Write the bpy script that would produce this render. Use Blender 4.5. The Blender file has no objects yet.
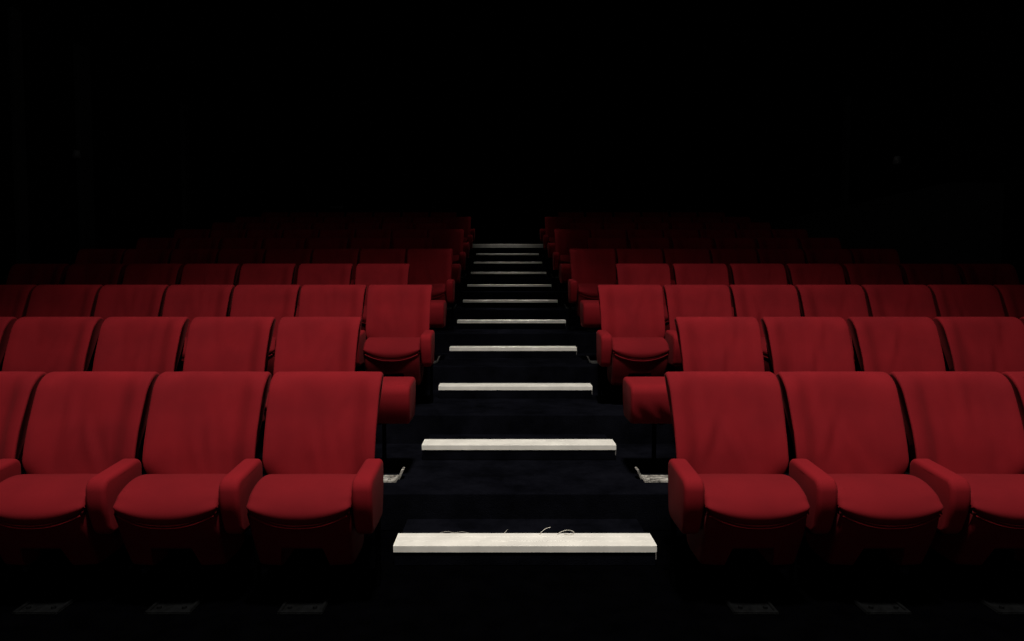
import bpy, bmesh, math, random
from mathutils import Vector, noise

random.seed(7)
scene = bpy.context.scene
COL = scene.collection

# ------------------------------------------------------------------ measures
PITCH, RISE = 1.201, 0.207        # depth and rise of one seating row
SEAT = 0.54                       # spacing of the seats in the odd rows
SEAT_WIDE = 0.562                 # spacing in the even (staggered) rows
BACK0 = 3.323                     # depth of the top of the front row's backrests
STEP0 = 3.280                     # depth of the first half step's front
EDGE0 = 3.760                     # front edge of the second platform
AISLE = 0.665                     # half width of the aisle (to the first seat boundary)
WIDE_B = 0.995                    # the same in the staggered rows
CAM_H, CAM_X, F = 1.347, -0.11, 700.0
ROWS = 10

# ------------------------------------------------------------------ materials
def new_mat(name):
    m = bpy.data.materials.new(name); m.use_nodes = True
    nt = m.node_tree
    return m, nt, nt.nodes['Principled BSDF'], nt.links

def fabric(name, col_a, col_b, bump=0.12):
    m, nt, b, L = new_mat(name)
    tc = nt.nodes.new('ShaderNodeTexCoord'); info = nt.nodes.new('ShaderNodeObjectInfo')
    off = nt.nodes.new('ShaderNodeVectorMath'); off.operation = 'ADD'
    sc = nt.nodes.new('ShaderNodeVectorMath'); sc.operation = 'SCALE'; sc.inputs['Scale'].default_value = 37.0
    cmb = nt.nodes.new('ShaderNodeCombineXYZ')
    for k in ('X', 'Y', 'Z'): L.new(info.outputs['Random'], cmb.inputs[k])
    L.new(cmb.outputs[0], sc.inputs[0])
    L.new(tc.outputs['Object'], off.inputs[0]); L.new(sc.outputs[0], off.inputs[1])
    # worn nap: broad light and dark patches
    n1 = nt.nodes.new('ShaderNodeTexNoise'); n1.inputs['Scale'].default_value = 4.5; n1.inputs['Detail'].default_value = 3
    L.new(off.outputs[0], n1.inputs['Vector'])
    rm = nt.nodes.new('ShaderNodeValToRGB')
    rm.color_ramp.elements[0].position = 0.32; rm.color_ramp.elements[0].color = (*col_a, 1)
    rm.color_ramp.elements[1].position = 0.72; rm.color_ramp.elements[1].color = (*col_b, 1)
    L.new(n1.outputs['Fac'], rm.inputs['Fac'])
    L.new(rm.outputs['Color'], b.inputs['Base Color'])
    b.inputs['Roughness'].default_value = 0.9
    b.inputs['Specular IOR Level'].default_value = 0.12
    b.inputs['Sheen Weight'].default_value = 0.03
    b.inputs['Sheen Roughness'].default_value = 0.4
    b.inputs['Sheen Tint'].default_value = (0.9, 0.25, 0.25, 1)
    # weave + soft wrinkles running down the cloth
    mp = nt.nodes.new('ShaderNodeMapping'); mp.inputs['Scale'].default_value = (9.0, 5.0, 2.2)
    L.new(off.outputs[0], mp.inputs['Vector'])
    n2 = nt.nodes.new('ShaderNodeTexNoise'); n2.inputs['Scale'].default_value = 1.0; n2.inputs['Detail'].default_value = 2.0
    n2.inputs['Distortion'].default_value = 0.8
    L.new(mp.outputs[0], n2.inputs['Vector'])
    n3 = nt.nodes.new('ShaderNodeTexNoise'); n3.inputs['Scale'].default_value = 420.0
    L.new(tc.outputs['Object'], n3.inputs['Vector'])
    b1 = nt.nodes.new('ShaderNodeBump'); b1.inputs['Strength'].default_value = bump; b1.inputs['Distance'].default_value = 0.03
    L.new(n2.outputs['Fac'], b1.inputs['Height'])
    b2 = nt.nodes.new('ShaderNodeBump'); b2.inputs['Strength'].default_value = 0.15; b2.inputs['Distance'].default_value = 0.002
    L.new(n3.outputs['Fac'], b2.inputs['Height']); L.new(b1.outputs[0], b2.inputs['Normal'])
    L.new(b2.outputs[0], b.inputs['Normal'])
    return m

def plain(name, col, rough=0.6, metal=0.0, var=0.25, scale=12.0, bump=0.05, spec=0.3):
    m, nt, b, L = new_mat(name)
    tc = nt.nodes.new('ShaderNodeTexCoord')
    n = nt.nodes.new('ShaderNodeTexNoise'); n.inputs['Scale'].default_value = scale; n.inputs['Detail'].default_value = 5
    L.new(tc.outputs['Object'], n.inputs['Vector'])
    rm = nt.nodes.new('ShaderNodeValToRGB')
    rm.color_ramp.elements[0].position = 0.3; rm.color_ramp.elements[0].color = (*[c * (1 - var) for c in col], 1)
    rm.color_ramp.elements[1].position = 0.7; rm.color_ramp.elements[1].color = (*[min(1, c * (1 + var)) for c in col], 1)
    L.new(n.outputs['Fac'], rm.inputs['Fac']); L.new(rm.outputs['Color'], b.inputs['Base Color'])
    b.inputs['Roughness'].default_value = rough; b.inputs['Metallic'].default_value = metal
    b.inputs['Specular IOR Level'].default_value = spec
    bp = nt.nodes.new('ShaderNodeBump'); bp.inputs['Strength'].default_value = bump; bp.inputs['Distance'].default_value = 0.01
    L.new(n.outputs['Fac'], bp.inputs['Height']); L.new(bp.outputs[0], b.inputs['Normal'])
    return m

def carpet(name, a, b_):
    m, nt, b, L = new_mat(name)
    tc = nt.nodes.new('ShaderNodeTexCoord')
    n1 = nt.nodes.new('ShaderNodeTexNoise'); n1.inputs['Scale'].default_value = 3.5; n1.inputs['Detail'].default_value = 8
    n1.inputs['Roughness'].default_value = 0.7
    n2 = nt.nodes.new('ShaderNodeTexNoise'); n2.inputs['Scale'].default_value = 160; n2.inputs['Detail'].default_value = 3
    L.new(tc.outputs['Object'], n1.inputs['Vector']); L.new(tc.outputs['Object'], n2.inputs['Vector'])
    rm = nt.nodes.new('ShaderNodeValToRGB')
    rm.color_ramp.elements[0].position = 0.35; rm.color_ramp.elements[0].color = (*a, 1)
    rm.color_ramp.elements[1].position = 0.75; rm.color_ramp.elements[1].color = (*b_, 1)
    L.new(n1.outputs['Fac'], rm.inputs['Fac']); L.new(rm.outputs['Color'], b.inputs['Base Color'])
    b.inputs['Roughness'].default_value = 1.0; b.inputs['Specular IOR Level'].default_value = 0.0
    bp = nt.nodes.new('ShaderNodeBump'); bp.inputs['Strength'].default_value = 0.6; bp.inputs['Distance'].default_value = 0.006
    L.new(n2.outputs['Fac'], bp.inputs['Height']); L.new(bp.outputs[0], b.inputs['Normal'])
    return m

RED = fabric('red_velour', (0.150, 0.0050, 0.0085), (0.195, 0.0065, 0.0105))
RED_PAD = fabric('red_velour_pad', (0.165, 0.0052, 0.0090), (0.195, 0.0062, 0.0102), 0.08)
CUSHION = fabric('red_velour_seat', (0.132, 0.0044, 0.0075), (0.160, 0.0053, 0.0088), 0.08)
PAN = fabric('red_velour_skirt_shaded', (0.095, 0.0032, 0.0055), (0.125, 0.0042, 0.007), 0.08)  # darker than the other velours: shade on the underside put into the colour
PIPING = fabric('red_piping', (0.13, 0.0045, 0.0075), (0.15, 0.005, 0.0085), 0.0)
STEEL = plain('black_steel', (0.0012, 0.0012, 0.0014), 0.8, 0.0, 0.25, 12.0, 0.05, 0.0)
PLATE = plain('worn_grey_steel', (0.25, 0.235, 0.21), 0.6, 0.0, 0.85, 38.0, 0.4, 0.1)
SHADED_PLATE = plain('shaded_worn_steel', (0.0026, 0.0028, 0.003), 0.8, 0.0, 0.5, 40.0, 0.3, 0.05)  # worn steel made near black; the shade under the seats is in the colour
FARPLATE = plain('dimmed_worn_steel', (0.05, 0.048, 0.045), 0.7, 0.0, 0.8, 38.0, 0.4, 0.1)  # same worn steel darkened; weaker light on the back rows put into the colour
NOSE = plain('off_white_painted_strip', (0.76, 0.73, 0.665), 0.6, 0.0, 0.12, 7.0, 0.05)
TRIM = plain('grey_metal', (0.16, 0.15, 0.14), 0.5, 0.0)
THREAD = plain('pale_thread', (0.62, 0.58, 0.50), 0.8)
FLOOR = plain('black_floor_paint', (0.0005, 0.0005, 0.0007), 0.95, 0.0, 0.4, 8.0, 0.03, 0.0)
CARPET = carpet('blue_black_carpet', (0.0015, 0.0016, 0.0025), (0.0058, 0.0060, 0.0092))
WALL = plain('black_wall_cloth', (0.0022, 0.0022, 0.0022), 0.95, 0.0, 0.3, 3.0, 0.02, 0.05)
PANEL = plain('charcoal_wall_panel', (0.022, 0.024, 0.024), 0.9, 0.0, 0.1, 2.0, 0.02, 0.05)
GREYFIX = plain('dull_grey_fixture', (0.10, 0.105, 0.105), 0.5, 0.0)

# ------------------------------------------------------------------ mesh helpers
def link_mesh(name, bm, mat, parent=None, smooth=True, loc=(0, 0, 0)):
    bmesh.ops.recalc_face_normals(bm, faces=bm.faces[:])
    me = bpy.data.meshes.new(name); bm.to_mesh(me); bm.free()
    me.materials.append(mat)
    if smooth:
        for p in me.polygons: p.use_smooth = True
    o = bpy.data.objects.new(name, me); COL.objects.link(o)
    o.location = loc
    if parent: o.parent = parent
    return o

def add_box(bm, c, s, bevel=0.0, seg=2, taper=1.0):
    r = bmesh.ops.create_cube(bm, size=1.0)
    vs = r['verts']
    for v in vs:
        k = taper if v.co.z < 0 else 1.0
        v.co = Vector((c[0] + v.co.x * s[0] * k, c[1] + v.co.y * s[1] * k, c[2] + v.co.z * s[2]))
    if bevel > 0:
        es = list({e for v in vs for e in v.link_edges})
        bmesh.ops.bevel(bm, geom=es, offset=bevel, segments=seg, profile=0.5, affect='EDGES')

def catmull(pts, n):
    """closed smooth curve through 2-D points (+ a weight), n samples each span"""
    out = []; m = len(pts)
    for i in range(m):
        p0, p1, p2, p3 = pts[i - 1], pts[i], pts[(i + 1) % m], pts[(i + 2) % m]
        for k in range(n):
            t = k / n
            out.append(tuple(0.5 * (2 * p1[j] + (p2[j] - p0[j]) * t + (2 * p0[j] - 5 * p1[j] + 4 * p2[j] - p3[j]) * t * t
                                    + (3 * p1[j] - p0[j] - 3 * p2[j] + p3[j]) * t ** 3) for j in range(len(p1))))
    return out

def inset(poly, e):
    n = len(poly); out = []
    area = sum(poly[i][0] * poly[(i + 1) % n][1] - poly[(i + 1) % n][0] * poly[i][1] for i in range(n))
    sg = 1 if area > 0 else -1
    for i in range(n):
        a, b = poly[i - 1], poly[(i + 1) % n]
        tx, ty = b[0] - a[0], b[1] - a[1]; l = math.hypot(tx, ty) or 1
        out.append((poly[i][0] - sg * ty / l * e, poly[i][1] + sg * tx / l * e))
    return out

def loft(bm, prof, hw, r, ncol=17, nround=5, xshape=None):
    """sweeps the closed side profile prof(u) -> [(y,z)] across x from -hw to hw with rounded edges of radius r"""
    cols = []
    for i in range(nround + 1):
        a = math.pi / 2 * (1 - i / nround); cols.append((-(hw - r) - r * math.sin(a), r * (1 - math.cos(a))))
    for i in range(1, ncol): cols.append((-(hw - r) + 2 * (hw - r) * i / ncol, 0.0))
    for i in range(nround + 1):
        a = math.pi / 2 * i / nround; cols.append(((hw - r) + r * math.sin(a), r * (1 - math.cos(a))))
    rings = []
    for x, e in cols:
        p = inset(prof(x / hw), e)
        rings.append([bm.verts.new(((xshape(x, y, z) if xshape else x), y, z)) for y, z in p])
    n = len(rings[0])
    for a, b in zip(rings, rings[1:]):
        for i in range(n):
            bm.faces.new((a[i], a[(i + 1) % n], b[(i + 1) % n], b[i]))
    bm.faces.new(rings[0]); bm.faces.new(rings[-1])

def smooth(a, b, x):
    t = max(0, min(1, (x - a) / (b - a))); return t * t * (3 - 2 * t)

def tube(bm, pts, rad, sides=8):
    rings = []
    for i, p in enumerate(pts):
        p = Vector(p)
        t = (Vector(pts[min(i + 1, len(pts) - 1)]) - Vector(pts[max(i - 1, 0)])).normalized()
        up = Vector((0, 0, 1)) if abs(t.z) < 0.9 else Vector((0, 1, 0))
        s = t.cross(up).normalized(); u = s.cross(t)
        rings.append([bm.verts.new(p + s * math.cos(2 * math.pi * k / sides) * rad + u * math.sin(2 * math.pi * k / sides) * rad) for k in range(sides)])
    for a, b in zip(rings, rings[1:]):
        for k in range(sides): bm.faces.new((a[k], a[(k + 1) % sides], b[(k + 1) % sides], b[k]))
    bm.faces.new(rings[0]); bm.faces.new(rings[-1])

# ------------------------------------------------------------------ the seat's parts
# backrest side profile: (y, z, weight of the front side); y = 0 at the top of the backrest, -y towards the stage
BACK_PTS = [(-0.192, 0.400, 1), (-0.190, 0.480, 1), (-0.174, 0.580, 1), (-0.142, 0.680, 1), (-0.102, 0.770, 1), (-0.063, 0.850, 1),
            (-0.034, 0.898, 1), (-0.008, 0.921, .7), (0.020, 0.928, .3), (0.042, 0.916, 0), (0.044, 0.885, 0), (-0.006, 0.760, 0),
            (-0.070, 0.620, 0), (-0.110, 0.500, 0), (-0.125, 0.405, 0), (-0.160, 0.372, .4)]
BACK_C = catmull(BACK_PTS, 4)

def backrest_bm(seed):
    bm = bmesh.new(); rng = random.Random(seed)
    folds = [(rng.uniform(-0.62, 0.48), rng.uniform(0.60, 0.84), rng.uniform(-0.5, 0.5), rng.uniform(0.004, 0.009)) for _ in range(3)]
    asym = rng.uniform(-0.06, 0.06)
    def prof(u):
        a = abs(u + asym * (1 - abs(u)))
        wing = smooth(0.48, 0.86, a)
        out = []
        for y, z, w in BACK_C:
            hz = smooth(0.40, 0.56, z) * (1 - 0.35 * smooth(0.85, 0.93, z))
            d = -0.042 * wing * hz * w                         # side bolsters come forward
            d += 0.010 * (1 - a * a) * w * hz * (1 - smooth(0.72, 0.9, z))  # hollow where people lean
            for fx, fz, fs, fa in folds:                       # a few pulled creases
                q = (u - fx - fs * (z - fz) * 3) / 0.10; q2 = (z - fz) / 0.11
                d -= fa * math.exp(-q * q - q2 * q2) * w * (1 - smooth(.75, .95, abs(u)))
                q = (u - fx - 0.16 - fs * (z - fz) * 3) / 0.09
                d += fa * 0.8 * math.exp(-q * q - q2 * q2) * w * (1 - smooth(.75, .95, abs(u)))
            out.append((y + d, z))
        return out
    front = [(z, y) for y, z, w in BACK_PTS[:8]]
    def rear(y, z):                                            # 0 on the face of the upholstery, 1 at its back
        yf = front[-1][1]
        for (za, ya), (zb, yb) in zip(front, front[1:]):
            if za <= z <= zb: yf = ya + (yb - ya) * (z - za) / (zb - za); break
        else:
            if z < front[0][0]: yf = front[0][1]
        hz = smooth(0.40, 0.56, z) * (1 - 0.35 * smooth(0.85, 0.93, z))
        return smooth(-0.010 - 0.040 * hz, 0.042, y - yf) * (1 - 0.8 * smooth(0.82, 0.91, z))
    loft(bm, prof, 0.2625, 0.016, 30, 5, lambda x, y, z: x * (1 - 0.15 * rear(y, z) * smooth(0.75, 0.95, abs(x) / 0.2625)) * (0.900 + 0.080 * smooth(0.46, 0.55, z) + 0.020 * smooth(0.60, 0.88, z)))
    return bm

def shell_bm():
    bm = bmesh.new()
    c = catmull([(-0.128, 0.395), (-0.112, 0.500), (-0.072, 0.620), (-0.008, 0.760), (0.040, 0.880), (0.060, 0.895), (0.074, 0.875),
                 (0.040, 0.740), (-0.025, 0.590), (-0.070, 0.460), (-0.095, 0.360), (-0.125, 0.345)], 4)
    loft(bm, lambda u: c, 0.215, 0.014, 8, 3, lambda x, y, z: x * (0.93 + 0.07 * smooth(0.45, 0.60, z)))
    return bm

def seam_z(a): return 0.372 + 0.054 * a ** 2.2                 # the pad's lower edge: an arc across the front
def front_y(a): return -0.562 + 0.016 * a ** 3

def cushion_prof(u):
    a = min(1.0, abs(u))
    low = seam_z(a); fr = front_y(a)
    cr = 1 - 0.12 * smooth(0.88, 1.0, a)
    top = 0.482
    k = (top - low) / 0.10
    pts = [(-0.15, top - 0.014), (-0.22, top + 0.012 * cr), (-0.31, top + 0.036 * cr), (-0.375, top + 0.043 * cr), (-0.440, top + 0.034 * cr),
           (-0.500, top + 0.008 * cr), (fr + 0.026, top - 0.020 * k), (fr + 0.004, top - 0.052 * k), (fr + 0.004, low + 0.024 * k), (fr + 0.018, low + 0.004),
           (fr + 0.055, low), (-0.42, low), (-0.28, low), (-0.16, low)]
    return [(y, z) for y, z in catmull(pts, 4)]

def cushion_bm():
    bm = bmesh.new(); loft(bm, cushion_prof, 0.212, 0.021, 26, 6); return bm

def piping_bm():
    bm = bmesh.new(); pts = []
    for i in range(33):
        u = -0.95 + 1.90 * i / 32; a = abs(u)
        pts.append((u * 0.207, front_y(a) + 0.0165, seam_z(a) - 0.010))
    tube(bm, pts, 0.0050, 8); return bm

def pan_bm():
    """upholstered underside shell: a skirt that leans back, with two lobes either side of the pedestal"""
    bm = bmesh.new()
    def prof(u):
        a = abs(u)
        zb = 0.252 if a < 0.42 else (0.252 + (0.160 - 0.252) * smooth(0.42, 0.50, a))
        yf = front_y(a) + 0.021
        def fy(z): return yf + 0.105 * (max(0.0, 0.39 - z) / 0.23) ** 1.3
        zt = seam_z(min(a, 1)) + 0.004
        zm = zt - 0.012
        pts = [(yf + 0.004, zt), (yf + 0.001, zm)] + [(fy(zm + (zb + .01 - zm) * q), zm + (zb + .01 - zm) * q) for q in (.3, .6, .85, 1)]
        pts += [(fy(zb) + 0.02, zb), (-0.34, zb), (-0.21, zb + 0.02), (-0.17, 0.34), (-0.16, zt), (-0.34, zt + 0.002)]
        return catmull(pts, 3)
    loft(bm, prof, 0.208, 0.018, 40, 4, lambda x, y, z: x * (0.97 + 0.03 * smooth(0.16, 0.40, z)))
    return bm

def rounded_profile(y0, y1, z0, z1, r, slope=0.0, n=6):
    out = []
    for cy, cz, a0 in ((y1 - r, z1 - r, 0), (y0 + r, z1 - r, 90), (y0 + r, z0 + r, 180), (y1 - r, z0 + r, 270)):
        for i in range(n + 1):
            a = math.radians(a0 + 90 * i / n)
            out.append((cy + r * math.cos(a), cz + r * math.sin(a)))
    res = []
    for i, p in enumerate(out):                                # extra points on the straights keep the shading even
        q = out[(i + 1) % len(out)]; res.append(p)
        if math.hypot(q[0] - p[0], q[1] - p[1]) > 0.05:
            for k in (1, 2, 3): res.append((p[0] + (q[0] - p[0]) * k / 4, p[1] + (q[1] - p[1]) * k / 4))
    return [(y, z + slope * (y - y0) * (1 if z > (z0 + z1) / 2 else 0)) for y, z in res]

def armrest_bm(width, wrinkle=False):
    bm = bmesh.new()
    base = [(y + 0.040 * smooth(0.47, 0.31, z) * smooth(-0.40, -0.52, y), z)
            for y, z in rounded_profile(-0.535, -0.222, 0.308 if width < 0.2 else 0.322, 0.553, 0.045 if width < 0.2 else 0.050, 0.080)]
    def prof(u): return base
    def xs(x, y, z):                                           # slimmer towards the back and the bottom
        k = 1 - 0.05 * smooth(-0.42, -0.23, y) - 0.10 * smooth(0.46, 0.34, z) if width < 0.2 else 1 - 0.03 * smooth(0.46, 0.34, z)
        return x * k
    loft(bm, prof, width / 2, 0.020, 4 if width < 0.2 else 24, 5, xs)
    if wrinkle:
        for v in bm.verts:
            if v.co.y < -0.50:
                f = math.exp(-((v.co.z - 0.385) / 0.05) ** 2)
                v.co.y += 0.006 * f * math.sin(v.co.x * 60 + v.co.z * 40)
    return bm

def pedestal_bm(half):
    """dark steel: leg, beam and the brackets that carry the arms"""
    bm = bmesh.new()
    add_box(bm, (0, -0.40, 0.135), (0.085, 0.06, 0.24), 0.008)
    add_box(bm, (0, -0.40, 0.018), (0.12, 0.08, 0.016), 0.004)
    add_box(bm, (0, -0.22, 0.330), (0.30, 0.12, 0.024), 0.006)
    for s in (-1, 1):
        add_box(bm, (s * 0.13, -0.15, 0.345), (0.03, 0.05, 0.13), 0.006)
    add_box(bm, (0, -0.12, 0.40), (0.30, 0.03, 0.05), 0.006)
    return bm

def bracket_bm(outer):
    """flat steel bracket under the armrest, standing on the floor"""
    bm = bmesh.new()
    add_box(bm, (0, -0.245, 0.157), (0.018, 0.05, 0.312), 0.004)
    add_box(bm, (0, -0.34, 0.305), (0.030, 0.20, 0.010), 0.004)
    return bm

def plate_bm(w, d, lug=0):
    """foot plate with a raised rim, bolts and, at the aisle, an upright lug"""
    bm = bmesh.new()
    add_box(bm, (0, 0, 0.004), (w, d, 0.008), 0.002, 1)
    for s in (-1, 1):
        add_box(bm, (s * (w / 2 - 0.009), 0, 0.010), (0.014, d, 0.010), 0.003, 1)
        add_box(bm, (0, s * (d / 2 - 0.007), 0.010), (w, 0.012, 0.008), 0.003, 1)
        for t in (-1, 1):
            r = bmesh.ops.create_cone(bm, cap_ends=True, segments=6, radius1=0.010, radius2=0.009, depth=0.010)
            for v in r['verts']: v.co += Vector((s * w * 0.28, t * d * 0.24, 0.013))
    if lug:
        n0 = len(bm.verts)
        add_box(bm, (lug * (w / 2 + 0.004), d * 0.30, 0.030), (0.016, 0.06, 0.060), 0.003, 1)
        bm.verts.ensure_lookup_table()
        for v in bm.verts[n0:]: v.co.x += lug * v.co.z * 0.40
    return bm

class Proto:
    pass
def proto(name, bm, mat):
    me = bpy.data.meshes.new(name); bmesh.ops.recalc_face_normals(bm, faces=bm.faces[:]); bm.to_mesh(me); bm.free()
    me.materials.append(mat)
    for p in me.polygons: p.use_smooth = True
    if name in ('pedestal', 'foot_plate', 'support_bracket'):
        for p in me.polygons: p.use_smooth = False
    return me

M_BACK = [proto('backrest', backrest_bm(s), RED) for s in (3, 11, 19, 27, 42, 58)]
M_SHELL = proto('back_shell', shell_bm(), STEEL)
M_CUSH = proto('seat_cushion', cushion_bm(), CUSHION)
M_PIPE = proto('piping', piping_bm(), PIPING)
M_PAN = proto('seat_pan', pan_bm(), PAN)
M_ARM = proto('armrest', armrest_bm(0.085), RED_PAD)
M_WIDE = proto('armrest', armrest_bm(0.392), RED)
M_WIDE_W = proto('armrest', armrest_bm(0.392, True), RED)
M_PED = proto('pedestal', pedestal_bm(0.27), STEEL)
M_BRK = proto('support_bracket', bracket_bm(1), STEEL)
M_PLATE = proto('foot_plate', plate_bm(0.185, 0.165), SHADED_PLATE)
M_PLATE_END = {s: proto('foot_plate', plate_bm(0.20, 0.12, s), PLATE) for s in (-1, 1)}

M_PLATE_FAR = {s: proto('foot_plate', plate_bm(0.20, 0.12, s), FARPLATE) for s in (-1, 1)}

def part(name, mesh, parent, loc=(0, 0, 0), label=None):
    o = bpy.data.objects.new(name, mesh); COL.objects.link(o); o.parent = parent; o.location = loc
    if label: o['label'] = label
    return o

ORD = ['', 'first', 'second', 'third', 'fourth', 'fifth', 'sixth', 'seventh', 'eighth', 'ninth', 'tenth']
ROWNAME = ['front row', 'second row', 'third row', 'fourth row', 'fifth row', 'sixth row', 'seventh row', 'eighth row', 'ninth row', 'tenth and last row']
TONE = ['bright red', 'bright red', 'red', 'dark red', 'dim dark red', 'dim dark red', 'very dim maroon', 'very dim maroon', 'barely visible maroon', 'barely visible maroon']

def make_seat(row, n, side, last):
    """side -1 = left of the aisle, 1 = right of it; n counts from the aisle"""
    even = row % 2 == 1
    sp = SEAT_WIDE if even else SEAT
    x = side * ((WIDE_B if even else AISLE) - (0.008 if side > 0 else 0.0) + sp * (n - 0.5))
    root = bpy.data.objects.new('cinema_seat', None); COL.objects.link(root)
    root.empty_display_size = 0.2
    root.location = (x, BACK0 + PITCH * row, RISE * row + 0.001)
    sd = 'left' if side < 0 else 'right'
    if n == 1:
        what = 'beside a double-width aisle armrest' if even else 'at the aisle'
        lab = f'{TONE[row]} cinema seat {what}, {ROWNAME[row]}, {sd} side'
    else:
        lab = f'{TONE[row]} cinema seat, {ROWNAME[row]}, {ORD[n]} from the aisle on the {sd}'
    root['label'] = lab; root['category'] = 'seat'; root['group'] = 'red cinema seats in rows either side of the steps'
    k = (row * 5 + n * 3 + (side > 0) * 2 + n * n) % len(M_BACK)
    part('backrest', M_BACK[k], root)
    part('back_shell', M_SHELL, root, label='black shell behind the upholstery')
    c = part('seat_cushion', M_CUSH, root)
    if row < 5: part('piping', M_PIPE, c)
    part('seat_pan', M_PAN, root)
    if row < 5 or n == 1: part('pedestal', M_PED, root)
    if row < 5: part('foot_plate', M_PLATE, root, (0, -0.455, 0), 'worn steel foot plate, colour darkened for under-seat shade')
    ax = -side * sp / 2
    if even and n == 1:
        wx = -side * (sp / 2 + 0.158)
        part('armrest', M_WIDE_W if row == 1 and side > 0 else M_WIDE, root, (wx, 0, 0), 'double-width upholstered armrest')
        part('support_bracket', M_BRK, root, (wx, 0, 0.012))
        part('foot_plate', (M_PLATE_END if row == 1 else M_PLATE_FAR)[-side], root, (wx - side * 0.020, -0.50, 0), 'worn pale foot plate with an upright lug')
    else:
        part('armrest', M_ARM, root, (ax + side * 0.014, 0, 0))
        part('support_bracket', M_BRK, root, (ax, 0, 0))
    if last:
        part('armrest', M_ARM, root, (-ax + side * 0.006, 0, 0)); part('support_bracket', M_BRK, root, (-ax, 0, 0))
    return root

LEFT = [5, 5, 8, 7, 8, 7, 8, 7, 8, 7]
RIGHT = [5, 5, 8, 7, 7, 6, 7, 6, 7, 6]
for row in range(ROWS):
    for side, cnt in ((-1, LEFT[row]), (1, RIGHT[row])):
        for n in range(1, cnt + 1):
            make_seat(row, n, side, n == cnt and row > 1)

# ------------------------------------------------------------------ setting
def struct(name, bm, mat, smooth_=False):
    o = link_mesh(name, bm, mat, None, smooth_); o['kind'] = 'structure'; return o
def struct_box(name, x0, x1, y0, y1, z0, z1, mat, bevel=0.0):
    bm = bmesh.new(); add_box(bm, ((x0 + x1) / 2, (y0 + y1) / 2, (z0 + z1) / 2), (x1 - x0, y1 - y0, z1 - z0), bevel)
    return struct(name, bm, mat)

XL, XR, YB, ZT = -5.20, 5.20, 18.4, 9.6
struct_box('floor', XL, XR, -2.5, YB, -0.10, 0.0, FLOOR)
NPL = 12
for k in range(1, NPL):
    y0 = EDGE0 + PITCH * (k - 1); y1 = EDGE0 + PITCH * k if k < NPL - 1 else YB
    struct_box('seating_platform', XL, XR, y0, y1, 0.0, RISE * k, CARPET, 0.006)
for k in range(NPL - 1):
    y0 = STEP0 + PITCH * k; z = RISE * k
    hw = 0.625 if k < NPL - 2 else 0.80
    struct_box('aisle_step', -hw - 0.002, hw + 0.002, y0 + 0.006, EDGE0 + PITCH * k, z, z + 0.068, CARPET, 0.004)

struct_box('wall_left', XL - 0.1, XL, -2.5, YB, -0.1, ZT, WALL)
struct_box('wall_right', XR, XR + 0.1, -2.5, YB, -0.1, ZT, WALL)
struct_box('wall_rear', XL, XR, YB, YB + 0.1, -0.1, ZT, WALL)
struct_box('wall_front', XL, XR, -2.6, -2.5, -0.1, ZT, WALL)
struct_box('ceiling', XL, XR, -2.5, YB, ZT, ZT + 0.1, WALL)
# upright trims on the side walls and the boxed-in lobby at the right
for i, (sx, y, w) in enumerate(((-1, 7.35, 0.14), (-1, 8.45, 0.26), (-1, 11.2, 0.18), (1, 10.8, 0.14))):
    xw = XL if sx < 0 else XR
    struct_box(f'trim_{i + 1}', min(xw, xw - sx * 0.06), max(xw, xw - sx * 0.06), y, y + w, 0.0 if y < 3 else RISE * int((y - EDGE0) / PITCH + 1), 4.2, PANEL, 0.01)
pz = RISE * 4
struct_box('wall_lobby', 4.60, XR, EDGE0 + PITCH * 3 + 0.1, YB, pz - 0.25, 2.42, PANEL, 0.004)

# ------------------------------------------------------------------ nosing strips on the half steps
for k in range(NPL - 1):
    bm = bmesh.new()
    y0 = STEP0 + PITCH * k; z = RISE * k + 0.0685
    hw = 0.629 if k < NPL - 2 else 0.80
    prof = [(0.0, 0.0), (0.0, 0.030), (0.003, 0.0335), (0.052, 0.0345), (0.054, 0.0325), (0.058, 0.0325), (0.060, 0.0345),
            (0.110, 0.0345), (0.112, 0.0325), (0.116, 0.0325), (0.118, 0.0345), (0.162, 0.0345), (0.166, 0.031), (0.166, 0.0)]
    r0 = [bm.verts.new((-hw, y, q)) for y, q in prof]; r1 = [bm.verts.new((hw, y, q)) for y, q in prof]
    for i in range(len(prof)):
        j = (i + 1) % len(prof); bm.faces.new((r0[i], r0[j], r1[j], r1[i]))
    bm.faces.new(r0); bm.faces.new(r1)
    o = link_mesh('step_nosing', bm, NOSE, None, False, (0, y0, z))
    w = ['lowest', 'second lowest', 'third', 'fourth', 'fifth', 'sixth', 'seventh', 'eighth', 'ninth', 'tenth'][k] if k < 10 else ''
    if k == 0: lab = 'off-white nosing strip on the lowest aisle step, loose threads along its back edge'
    elif k == NPL - 2: lab = 'wider off-white nosing strip on the topmost aisle step'
    elif k == 1: lab = 'off-white nosing strip on the second lowest aisle step'
    else: lab = f'off-white nosing strip on the {w} aisle step from the bottom'
    if k == NPL - 2: o.scale.z = 2.4
    o['label'] = lab; o['category'] = 'step edge'; o['group'] = 'off-white nosing strips up the aisle steps'
    bm = bmesh.new(); add_box(bm, (hw - 0.003, 0.004, -0.018), (0.005, 0.006, 0.036), 0.001, 1)
    e = link_mesh('end_trim', bm, TRIM, o, False); e['label'] = 'thin grey metal end trim'

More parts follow.
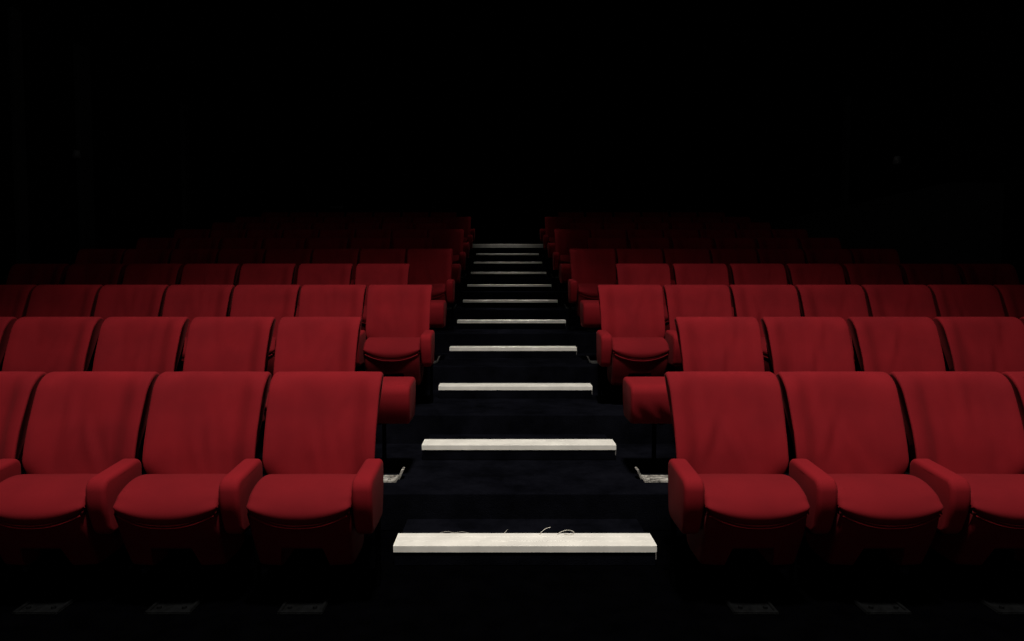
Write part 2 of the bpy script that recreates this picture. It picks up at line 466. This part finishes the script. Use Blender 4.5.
# loose threads caught behind the lowest strip
zt = 0.1045
def thread(pts, lab, rad=0.0015):
    bm = bmesh.new(); c = []
    P = [Vector(p) for p in pts]
    for i in range(len(P) - 1):
        p0, p1, p2, p3 = P[max(i - 1, 0)], P[i], P[i + 1], P[min(i + 2, len(P) - 1)]
        for k in range(6):
            t = k / 6
            c.append(0.5 * (2 * p1 + (p2 - p0) * t + (2 * p0 - 5 * p1 + 4 * p2 - p3) * t * t + (3 * p1 - p0 - 3 * p2 + p3) * t ** 3))
    c.append(P[-1])
    tube(bm, c, rad, 6)
    o = link_mesh('loose_thread', bm, THREAD)
    o['label'] = lab; o['category'] = 'thread'; o['group'] = 'loose threads behind the lowest step strip'
yt = STEP0 + 0.155
thread([(0.075, yt - .02, zt + .001), (0.09, yt + .01, zt + .006), (0.11, yt + .03, zt + .013), (0.135, yt + .04, zt + .017)], 'straight pale thread sticking up behind the lowest step strip')
thread([(0.165, yt - .015, zt + .001), (0.185, yt + .005, zt + .006), (0.215, yt + .012, zt + .012), (0.243, yt + .008, zt + .009), (0.247, yt - .005, zt + .002), (0.225, yt - .02, zt), (0.20, yt - .012, zt + .002)], 'pale thread curled in a loop behind the lowest step strip')
thread([(-0.42, yt + .005, zt + .000), (-0.385, yt + .02, zt + .003), (-0.35, yt + .008, zt + .001), (-0.31, yt + .015, zt + .003), (-0.27, yt + .00, zt + .000)], 'thin thread lying left along the lowest step strip', 0.0006)
thread([(-0.10, yt + .0, zt + .000), (-0.09, yt + .015, zt + .006), (-0.08, yt + .02, zt + .012)], 'shortest thread, upright near the middle of the lowest step strip', 0.0008)

# small fixtures on the dark walls
def fixture(name, loc, rz, lab, cat):
    root = bpy.data.objects.new(name, None); COL.objects.link(root); root.location = loc; root.rotation_euler.z = rz
    root['label'] = lab; root['category'] = cat
    bm = bmesh.new(); add_box(bm, (0, -0.012, 0), (0.10, 0.024, 0.14), 0.006); link_mesh('wall_plate', bm, STEEL, root, False)
    bm = bmesh.new(); tube(bm, [(0, -0.02, 0), (0, -0.07, 0.0), (0, -0.10, -0.02)], 0.010); link_mesh('arm', bm, STEEL, root)
    bm = bmesh.new()
    r = bmesh.ops.create_cone(bm, cap_ends=True, segments=20, radius1=0.050, radius2=0.032, depth=0.09)
    for v in r['verts']: v.co += Vector((0, -0.13, -0.02))
    link_mesh('lamp_head', bm, GREYFIX, root)
fixture('wall_lamp', (XL, 8.25, 2.88), math.radians(90), 'small unlit lamp high on the dark left wall', 'lamp')
fixture('wall_lamp', (4.60, 8.2, 2.80), math.radians(-90), 'small unlit lamp high on the dark right wall', 'lamp')
bm = bmesh.new(); add_box(bm, (0, -0.03, 0), (0.36, 0.06, 0.05), 0.008)
o = link_mesh('wall_bar', bm, GREYFIX, None, False, (-4.42, YB, 3.35)); o['label'] = 'small grey horizontal bar fixed high on the dark rear wall'; o['category'] = 'wall fixture'

# ------------------------------------------------------------------ light
def spot(name, loc, target, power, angle, blend, radius, col=(1, 0.95, 0.88)):
    l = bpy.data.lights.new(name, 'SPOT'); l.energy = power; l.spot_size = math.radians(angle); l.spot_blend = blend
    l.shadow_soft_size = radius; l.color = col
    o = bpy.data.objects.new(name, l); COL.objects.link(o); o.location = loc
    d = Vector(target) - Vector(loc); o.rotation_euler = d.to_track_quat('-Z', 'Y').to_euler()
    return o
spot('house_light', (0.05, 0.6, 8.9), (0.0, 3.2, 0.6), 3700, 63, 1.0, 0.40)
spot('rear_fill_light', (0.0, 5.5, 7.6), (0.0, 7.0, 1.5), 42, 150, 1.0, 0.5)  # weak unseen fill added to lift the back rows out of black
def strip(y0, y1, z0, z1, power):
    """long narrow ceiling light with a tight beam, following the slope of the aisle"""
    l = bpy.data.lights.new('aisle_light', 'AREA'); l.shape = 'RECTANGLE'; l.size = 0.95; l.size_y = math.hypot(y1 - y0, z1 - z0)
    l.spread = math.radians(14); l.energy = power; l.color = (1, 0.95, 0.88)
    o = bpy.data.objects.new('aisle_light', l); COL.objects.link(o)
    o.location = (0, (y0 + y1) / 2, (z0 + z1) / 2); o.rotation_euler = (math.atan2(z1 - z0, y1 - y0), 0, 0)
strip(6.5, 11.0, 6.0, 6.5, 10.5)
strip(11.0, 17.3, 6.5, 7.2, 9.0)
al = bpy.data.lights.new('front_fill', 'AREA'); al.shape = 'RECTANGLE'; al.size = 7.0; al.size_y = 2.5; al.energy = 13.0  # unseen area light added at the front to lift the seat skirts
ao = bpy.data.objects.new('front_fill', al); COL.objects.link(ao); ao.location = (0, -2.3, 2.0); ao.rotation_euler = (math.radians(90), 0, 0)
w = bpy.data.worlds.new('dark_hall'); scene.world = w; w.use_nodes = True
w.node_tree.nodes['Background'].inputs['Color'].default_value = (0.0, 0.0, 0.0, 1)

# ------------------------------------------------------------------ camera
cam = bpy.data.cameras.new('camera'); co = bpy.data.objects.new('camera', cam); COL.objects.link(co)
cam.sensor_fit = 'HORIZONTAL'; cam.sensor_width = 36.0; cam.lens = F / 1024 * 36.0
co.location = (CAM_X, 0, CAM_H)
co.rotation_euler = (math.radians(90) - math.atan(36.3 / F), 0, 0)
cam.shift_x = 10.0 / 1024
cam.clip_end = 100
scene.camera = co
scene.view_settings.view_transform = 'Standard'
scene.view_settings.exposure = 0.0
scene.view_settings.gamma = 1.0
